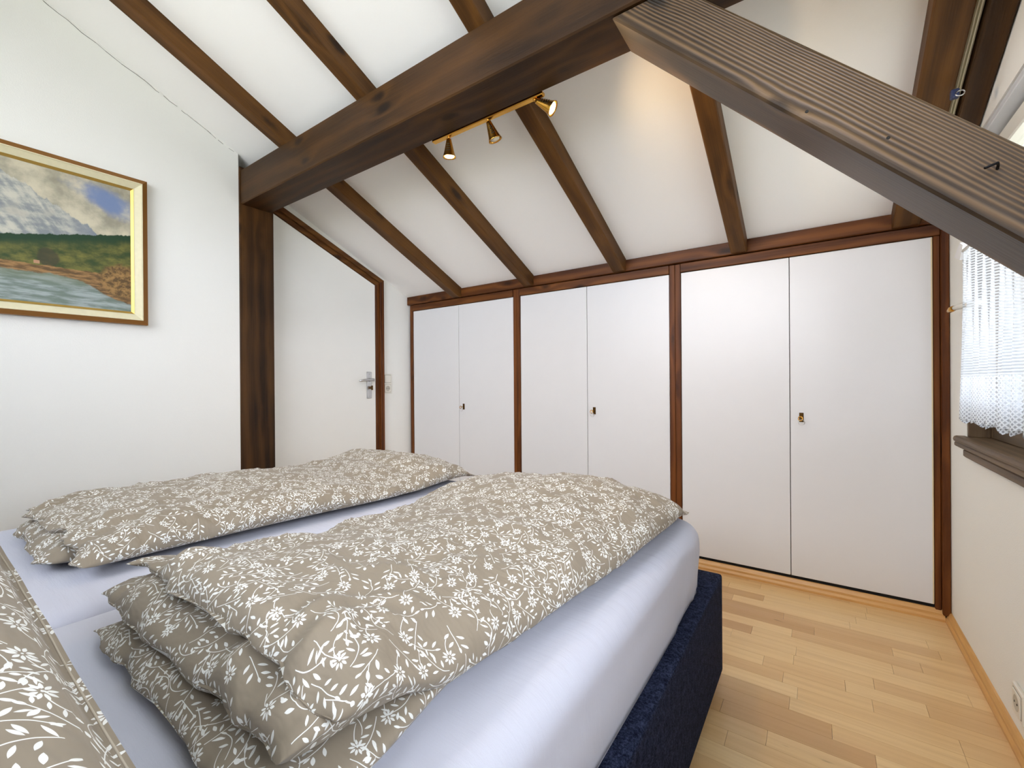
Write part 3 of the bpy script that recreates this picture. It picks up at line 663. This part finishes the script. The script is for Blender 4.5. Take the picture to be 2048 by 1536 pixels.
tube('arm', [(0.432, 2.06, 1.254), (0.420, 2.10, 1.256), (0.408, 2.17, 1.260), (0.402, 2.225, 1.261)], [.010, .010, .0105, .0085], M_white, tb, 10)
tube('tip', [(0.402, 2.220, 1.261), (0.400, 2.255, 1.261), (0.400, 2.288, 1.259), (0.401, 2.300, 1.258)], [.009, .011, .0085, .004], M_brass, tb, 10)

# ------------------------------------------------------------------ bed
BX0, BX1, BF, BH = -2.10, -0.268, 1.600, -0.62
bed = empty('boxspring_bed', ((BX0+BX1)/2, (BF+BH)/2, 0)); tag(bed, 'navy upholstered box-spring bed standing on the parquet', 'bed')
box('base', BX0, BX1, BH, BF, 0.040, 0.362, M_navy, bed, 0.012, 3)
box('headboard', BX0-.02, BX1+.02, BH-.10, BH-.002, 0.03, 1.05, M_navy, bed, 0.02, 3)
for x in (BX0+.12, BX1-.12):
    for y in (BH+.12, BF-.16): lathe('foot', [(0, .03), (.042, .03)], (x, y, 0), (0, 0, 1), M_hole, bed, 14)
def mattress(x0, x1, label):
    y0, y1, z0, z1 = BH+.005, BF-.075, .364, .562
    bm = bmesh.new(); abox(bm, x0, x1, y0, y1, z0, z1)
    bmesh.ops.subdivide_edges(bm, edges=bm.edges[:], cuts=1)
    bm.free()
    # rounded box grid: superellipse in plan and in section
    bm = bmesh.new(); nu, nv = 72, 18; cx, cy = (x0+x1)/2, (y0+y1)/2; a, b = (x1-x0)/2, (y1-y0)/2; rings = []
    def plan(t, ins):
        c, s = math.cos(t), math.sin(t); n = 14
        return cx+(a-ins)*math.copysign(abs(c)**(2/n), c), cy+(b-ins)*math.copysign(abs(s)**(2/n), s)
    N = 260
    for j in range(nv+1):
        q = j/nv
        if q < .5: z = z0+(z1-z0-.05)*q*2; ins = .004*(1-2*q)
        else:
            w = (q-.5)*2*math.pi/2; z = z1-.05+.05*math.sin(w); ins = .055*(1-math.cos(w))
        ring = []
        for k in range(N):
            x, y = plan(2*math.pi*k/N, ins); nn = noise.noise(Vector((x*5, y*5, z*9)))*.004+noise.noise(Vector((x*22+z*14, y*22, z*5)))*.006*(1 if q < .6 else .3)
            hem = 0.010*noise.noise(Vector((x*9, y*7, 3.3)))*(1 if j == 0 else 0)
            ring.append(bm.verts.new((x+(nn if x > cx else -nn), y+(nn if y > cy else -nn), max(z+hem, z0-.001))))
        rings.append(ring)
    for A, B in zip(rings, rings[1:]):
        for k in range(N): bm.faces.new([A[k], A[(k+1) % N], B[(k+1) % N], B[k]])
    bm.faces.new(rings[0][::-1]); bm.faces.new(rings[-1])
    o = put('mattress', bm, M_sheet, None); tag(o, label, 'mattress', 'mattresses under fitted sheets')
    for p in o.data.polygons: p.use_smooth = len(p.vertices) == 4
    return o
mattress(-1.180, -0.300, 'mattress in white fitted sheet on the window side of the bed')
mattress(-2.090, -1.194, 'mattress in white fitted sheet on the picture side of the bed')

# ---- folded duvets -------------------------------------------------
def se(c, n): return math.copysign(abs(c)**(2/n), c)
def pad(bm, L, y0, y1, xl, xr, zlo, zhi, nt=190, nv=170, nx=5.0, nz=2.6, pe0=9, pe1=5, seed=0.0, wr=0.010, uvo=(0, 0), ruffle=0.0):
    """quilt layer: superellipse section swept along y; xl,xr,zlo,zhi are functions of y (zlo also of side)"""
    rings = []; vs = [0.5-0.5*math.cos(math.pi*i/nv) for i in range(nv+1)]
    lip = []
    for v in vs:
        y = y0+(y1-y0)*v
        e = 1.0
        if v < .5: e = (1-abs(1-2*v)**pe0)**.55 if v > 0 else 0
        else: e = (1-abs(2*v-1)**pe1)**.6 if v < 1 else 0
        a, b = xl(y), xr(y); cx, hw = (a+b)/2, (b-a)/2*(0.97+.03*e); ring = []
        per = 0; prev = None
        for k in range(nt):
            t = 2*math.pi*k/nt - math.pi/2
            c, s = math.cos(t), math.sin(t); X = cx+hw*se(c, nx)
            lo, hi = zlo(X, y), zhi(X, y); zm = lo+(hi-lo)*0.42
            Z = zm+((hi-zm) if s > 0 else (zm-lo))*se(s, nz)*max(e, .015)
            P = Vector((X, y, Z))
            w = noise.noise(Vector((X*5.5+seed, y*3.5, Z*4)))*.9 + noise.noise(Vector((X*13+y*7+seed, y*8-X*5, Z*6)))*.55
            rd = 1-abs(noise.noise(Vector((X*8+y*4+seed, y*5-X*4+seed, Z*3))))*2.2
            w += max(rd, 0)*.55-.25
            sh = max(0, 1-abs(noise.noise(Vector((X*6-y*9+seed*2, y*6+X*7, Z*4))))*7)
            w += sh*.38
            f = wr*e*(1+.6*math.exp(-(y-y0)/.3))
            lipw = math.exp(-(y-y0)/.055)*e
            w += lipw*(noise.noise(Vector((X*34+seed, y*6, Z*12)))*1.5+noise.noise(Vector((X*15+seed, y*4, 3)))*1.2)
            if s > -.2: P.z += w*f; P.x += w*f*.5*c
            P.y += ruffle*(1-e)*noise.noise(Vector((X*17+seed, Z*10, 1.7))) + ruffle*.5*(1-e)*noise.noise(Vector((X*45+seed, Z*30, 4.7)))
            P.z += ruffle*.35*(1-e)*noise.noise(Vector((X*30+seed, 7.7, y)))
            if P.z < lo and s < 0: P.z = lo
            if prev is not None: per += (P-prev).length
            prev = P
            ring.append((bm.verts.new(P), per))
        rings.append((ring, y, e))
    # arc length along y for every column of the section
    al = [[0.0]*nt]
    for i in range(1, len(rings)): al.append([al[-1][k]+(rings[i][0][k][0].co-rings[i-1][0][k][0].co).length for k in range(nt)])
    mid = al[len(al)//2][:]; al = [[a-b for a, b in zip(row, mid)] for row in al]
    rings = [([(vt, pr-rg[nt//2][1]) for vt, pr in rg], yy, ee) for rg, yy, ee in rings]
    for i in range(len(rings)-1):
        A, B = rings[i][0], rings[i+1][0]
        for k in range(nt):
            k2 = (k+1) % nt; q = [(A[k], al[i][k]), (A[k2], al[i][k2]), (B[k2], al[i+1][k2]), (B[k], al[i+1][k])]
            f = bm.faces.new([x[0][0] for x in q]); f.smooth = True
            for l, x in zip(f.loops, q):
                pu = x[0][1]
                if k2 == 0 and x[0] in (A[0], B[0]): pu = A[nt-1][1]+.005
                l[L].uv = (pu+uvo[0], x[1]+uvo[1])
    for fc in (bm.faces.new([x[0] for x in rings[0][0]][::-1]), bm.faces.new([x[0] for x in rings[-1][0]])):
        for l in fc.loops: l[L].uv = (l.vert.co.x+.013, l.vert.co.z)
    return [Vector(rings[0][0][k][0].co) for k in range(nt//4-6, nt*3//4+7)], rings
def lerp(a, b, t): t = max(0, min(1, t)); t = t*t*(3-2*t); return a+(b-a)*t
def duvet(name, label, layers, group):
    bm = bmesh.new(); L = bm.loops.layers.uv.new('UVMap'); lips = []
    for i, kw in enumerate(layers):
        lp, _ = pad(bm, L, uvo=(i*.37, i*.53), **kw); lips.append(lp)
    o = put(name, bm, M_floral, None); tag(o, label, 'duvet', group)
    return o
ZM = .5635
# window-side duvet
def curve(pts, y):
    if y <= pts[0][0]: return pts[0][1]
    for (a, za), (b, zb) in zip(pts, pts[1:]):
        if y <= b: return lerp(za, zb, (y-a)/(b-a))
    return pts[-1][1]
def r_top(X, y):
    h = curve(((.25, .728), (.40, .706), (.60, .690), (.85, .690), (1.15, .716), (1.32, .706), (1.49, .628)), y)
    d = X+.66
    return h - (.075*(d/.45)**2 if d < 0 else .030*(d/.30)**2)*(1 if y > .45 else lerp(.35, 1, (y-.25)/.2))
def r_lo(X, y):
    t = lerp(.650, .575, (y-.30)/.13)
    if X > -.52: t = lerp(t, lerp(.604, .570, (y-.34)/.10), (X+.52)/.10)
    return min(t, r_top(X, y)-.02)
xl_r = lambda y: lerp(-1.050, -1.110, (y-.25)/.9); xr_r = lambda y: lerp(-.405, -.335, (y-.25)/1.1)
duvet('duvet', 'taupe floral duvet folded in layers on the window side of the bed', [
    dict(y0=.262, y1=1.485, xl=xl_r, xr=xr_r, zlo=r_lo, zhi=r_top, seed=1.0, wr=.014, ruffle=.018, nx=4.2, nz=2.4, pe0=14, pe1=5.0),
    dict(y0=.222, y1=1.38, xl=lambda y: -1.062, xr=lambda y: -.430, zlo=lambda X, y: .598, zhi=lambda X, y: lerp(.668, .62, (y-.4)/.3), seed=5.0, wr=.009, ruffle=.013, nx=5, nz=2.3, pe0=16),
    dict(y0=.200, y1=1.40, xl=lambda y: -1.020, xr=lambda y: lerp(-.398, -.430, (y-.25)/.25), zlo=lambda X, y: ZM, zhi=lambda X, y: .614, seed=9.0, wr=.008, ruffle=.012, nx=5, nz=2.3, pe0=16)], 'folded floral duvets')
# picture-side duvet
def l_top(X, y):
    h = curve(((.22, .664), (.42, .684), (.75, .676), (1.05, .655), (1.20, .664), (1.36, .694), (1.44, .684), (1.56, .622)), y)
    return h - .020*((X+1.68)/.35)**2
def l_lo(X, y):
    t = lerp(.622, .567, (y-.22)/.14)
    if X > -1.48: t = lerp(t, .568, (X+1.48)/.06)
    return min(t, l_top(X, y)-.02)
duvet('duvet', 'taupe floral duvet rolled up on the picture side of the bed', [
    dict(y0=.245, y1=1.552, xl=lambda y: -1.985, xr=lambda y: lerp(-1.335, -1.275, (y-.3)/1.0), zlo=l_lo, zhi=l_top, seed=21.0, wr=.012, ruffle=.030, nx=4.0, nz=2.3, pe0=12, pe1=6.0),
    dict(y0=.215, y1=1.40, xl=lambda y: -1.90, xr=lambda y: -1.46, zlo=lambda X, y: ZM, zhi=lambda X, y: .630, seed=27.0, wr=.008, ruffle=.026, nx=4, nz=2.2, pe0=16)], 'folded floral duvets')

# ---- pillow with flange -------------------------------------------
def pillow(cx, cy, cz, ang, tilt, T, hw, hd, label, uo):
    bm = bmesh.new(); L = bm.loops.layers.uv.new('UVMap'); n = 60; fl = .010
    ang = math.radians(ang)
    def pos(u, v, side):
        ru, rv = abs(u), abs(v)
        inside = ru <= 1 and rv <= 1
        px = u*hw*(1-.05*(1-v*v)*(abs(u)**3)) if False else u*hw; py = v*hd
        px *= 1-.035*(1-min(1, rv)**2)*0; 
        h = 0
        if inside: h = T*(max(0, 1-ru**3.2)*max(0, 1-rv**3.2))**.52
        w = noise.noise(Vector((px*6, py*6, side*3)))*.008+noise.noise(Vector((px*15, py*13, side*5)))*.005
        z = side*(h+(w if inside else 0)*min(1, h/.03))
        if not inside or h < .012: z += .006*noise.noise(Vector((px*9, py*9, 2.0)))
        z += side*.0015 - (0 if inside else .006)
        # droop of the free edge and slight tilt: left side higher
        x = cx+px*math.cos(ang)-py*math.sin(ang); y = cy+px*math.sin(ang)+py*math.cos(ang)
        return Vector((x, y, cz+z-tilt*px))
    ext = 1+fl/hw; us = []
    grid = [-ext, -1-.012]+[-1+2*i/n for i in range(n+1)]+[1+.012, ext]
    extv = 1+fl/hd; gv = [-extv, -1-.012]+[-1+2*i/n for i in range(n+1)]+[1+.012, extv]
    for side in (1, -1):
        V = [[bm.verts.new(pos(u, v, side)) for u in grid] for v in gv]
        nj, ni = len(gv), len(grid); mj, mi = nj//2, ni//2; UV = {}
        for j in range(nj):
            acc = [0.0]
            for i in range(1, ni): acc.append(acc[-1]+(V[j][i].co-V[j][i-1].co).length)
            for i in range(ni): UV[j, i] = [acc[i]-acc[mi]+2.0, 0]
        for i in range(ni):
            acc = [0.0]
            for j in range(1, nj): acc.append(acc[-1]+(V[j][i].co-V[j-1][i].co).length)
            for j in range(nj): UV[j, i][1] = acc[j]-acc[mj]+uo
        for j in range(len(gv)-1):
            for i in range(len(grid)-1):
                idx = [(j, i), (j, i+1), (j+1, i+1), (j+1, i)]; q = [V[a][b] for a, b in idx]
                if side < 0: idx.reverse(); q.reverse()
                f = bm.faces.new(q); f.smooth = True
                for l, (a, b) in zip(f.loops, idx): l[L].uv = UV[a, b]
    bmesh.ops.remove_doubles(bm, verts=[v for v in bm.verts], dist=.00001)
    o = put('pillow', bm, M_floral, None, recalc=False); tag(o, label, 'pillow', 'pillows at the bed head')
    # double seam along the flange
    bm = bmesh.new()
    for k, e in ((0, 1.004),):
        pts = []
        for i in range(61): pts.append(pos(-1+2*i/60, 1.0, 1)+Vector((0, .004, .0012)))
        atube(bm, pts, .0008, 6)
        pts = []
        for i in range(61): pts.append(pos(1.0, 1-2*i/60, 1)+Vector((.004, 0, .0012)))
        atube(bm, pts, .0008, 6)
    put('seam', bm, plain('taupe_seam', srgb(176, 167, 150), .8), o, smooth=True)
pillow(-.665, -.235, .797, 1.4, .12, .080, .40, .31, 'taupe floral pillow nearest the camera, topmost of its stack', 3.0)
pillow(-.690, -.250, .628, 0, 0, .058, .385, .30, 'taupe floral pillow lying flat under the topmost one', 5.3)
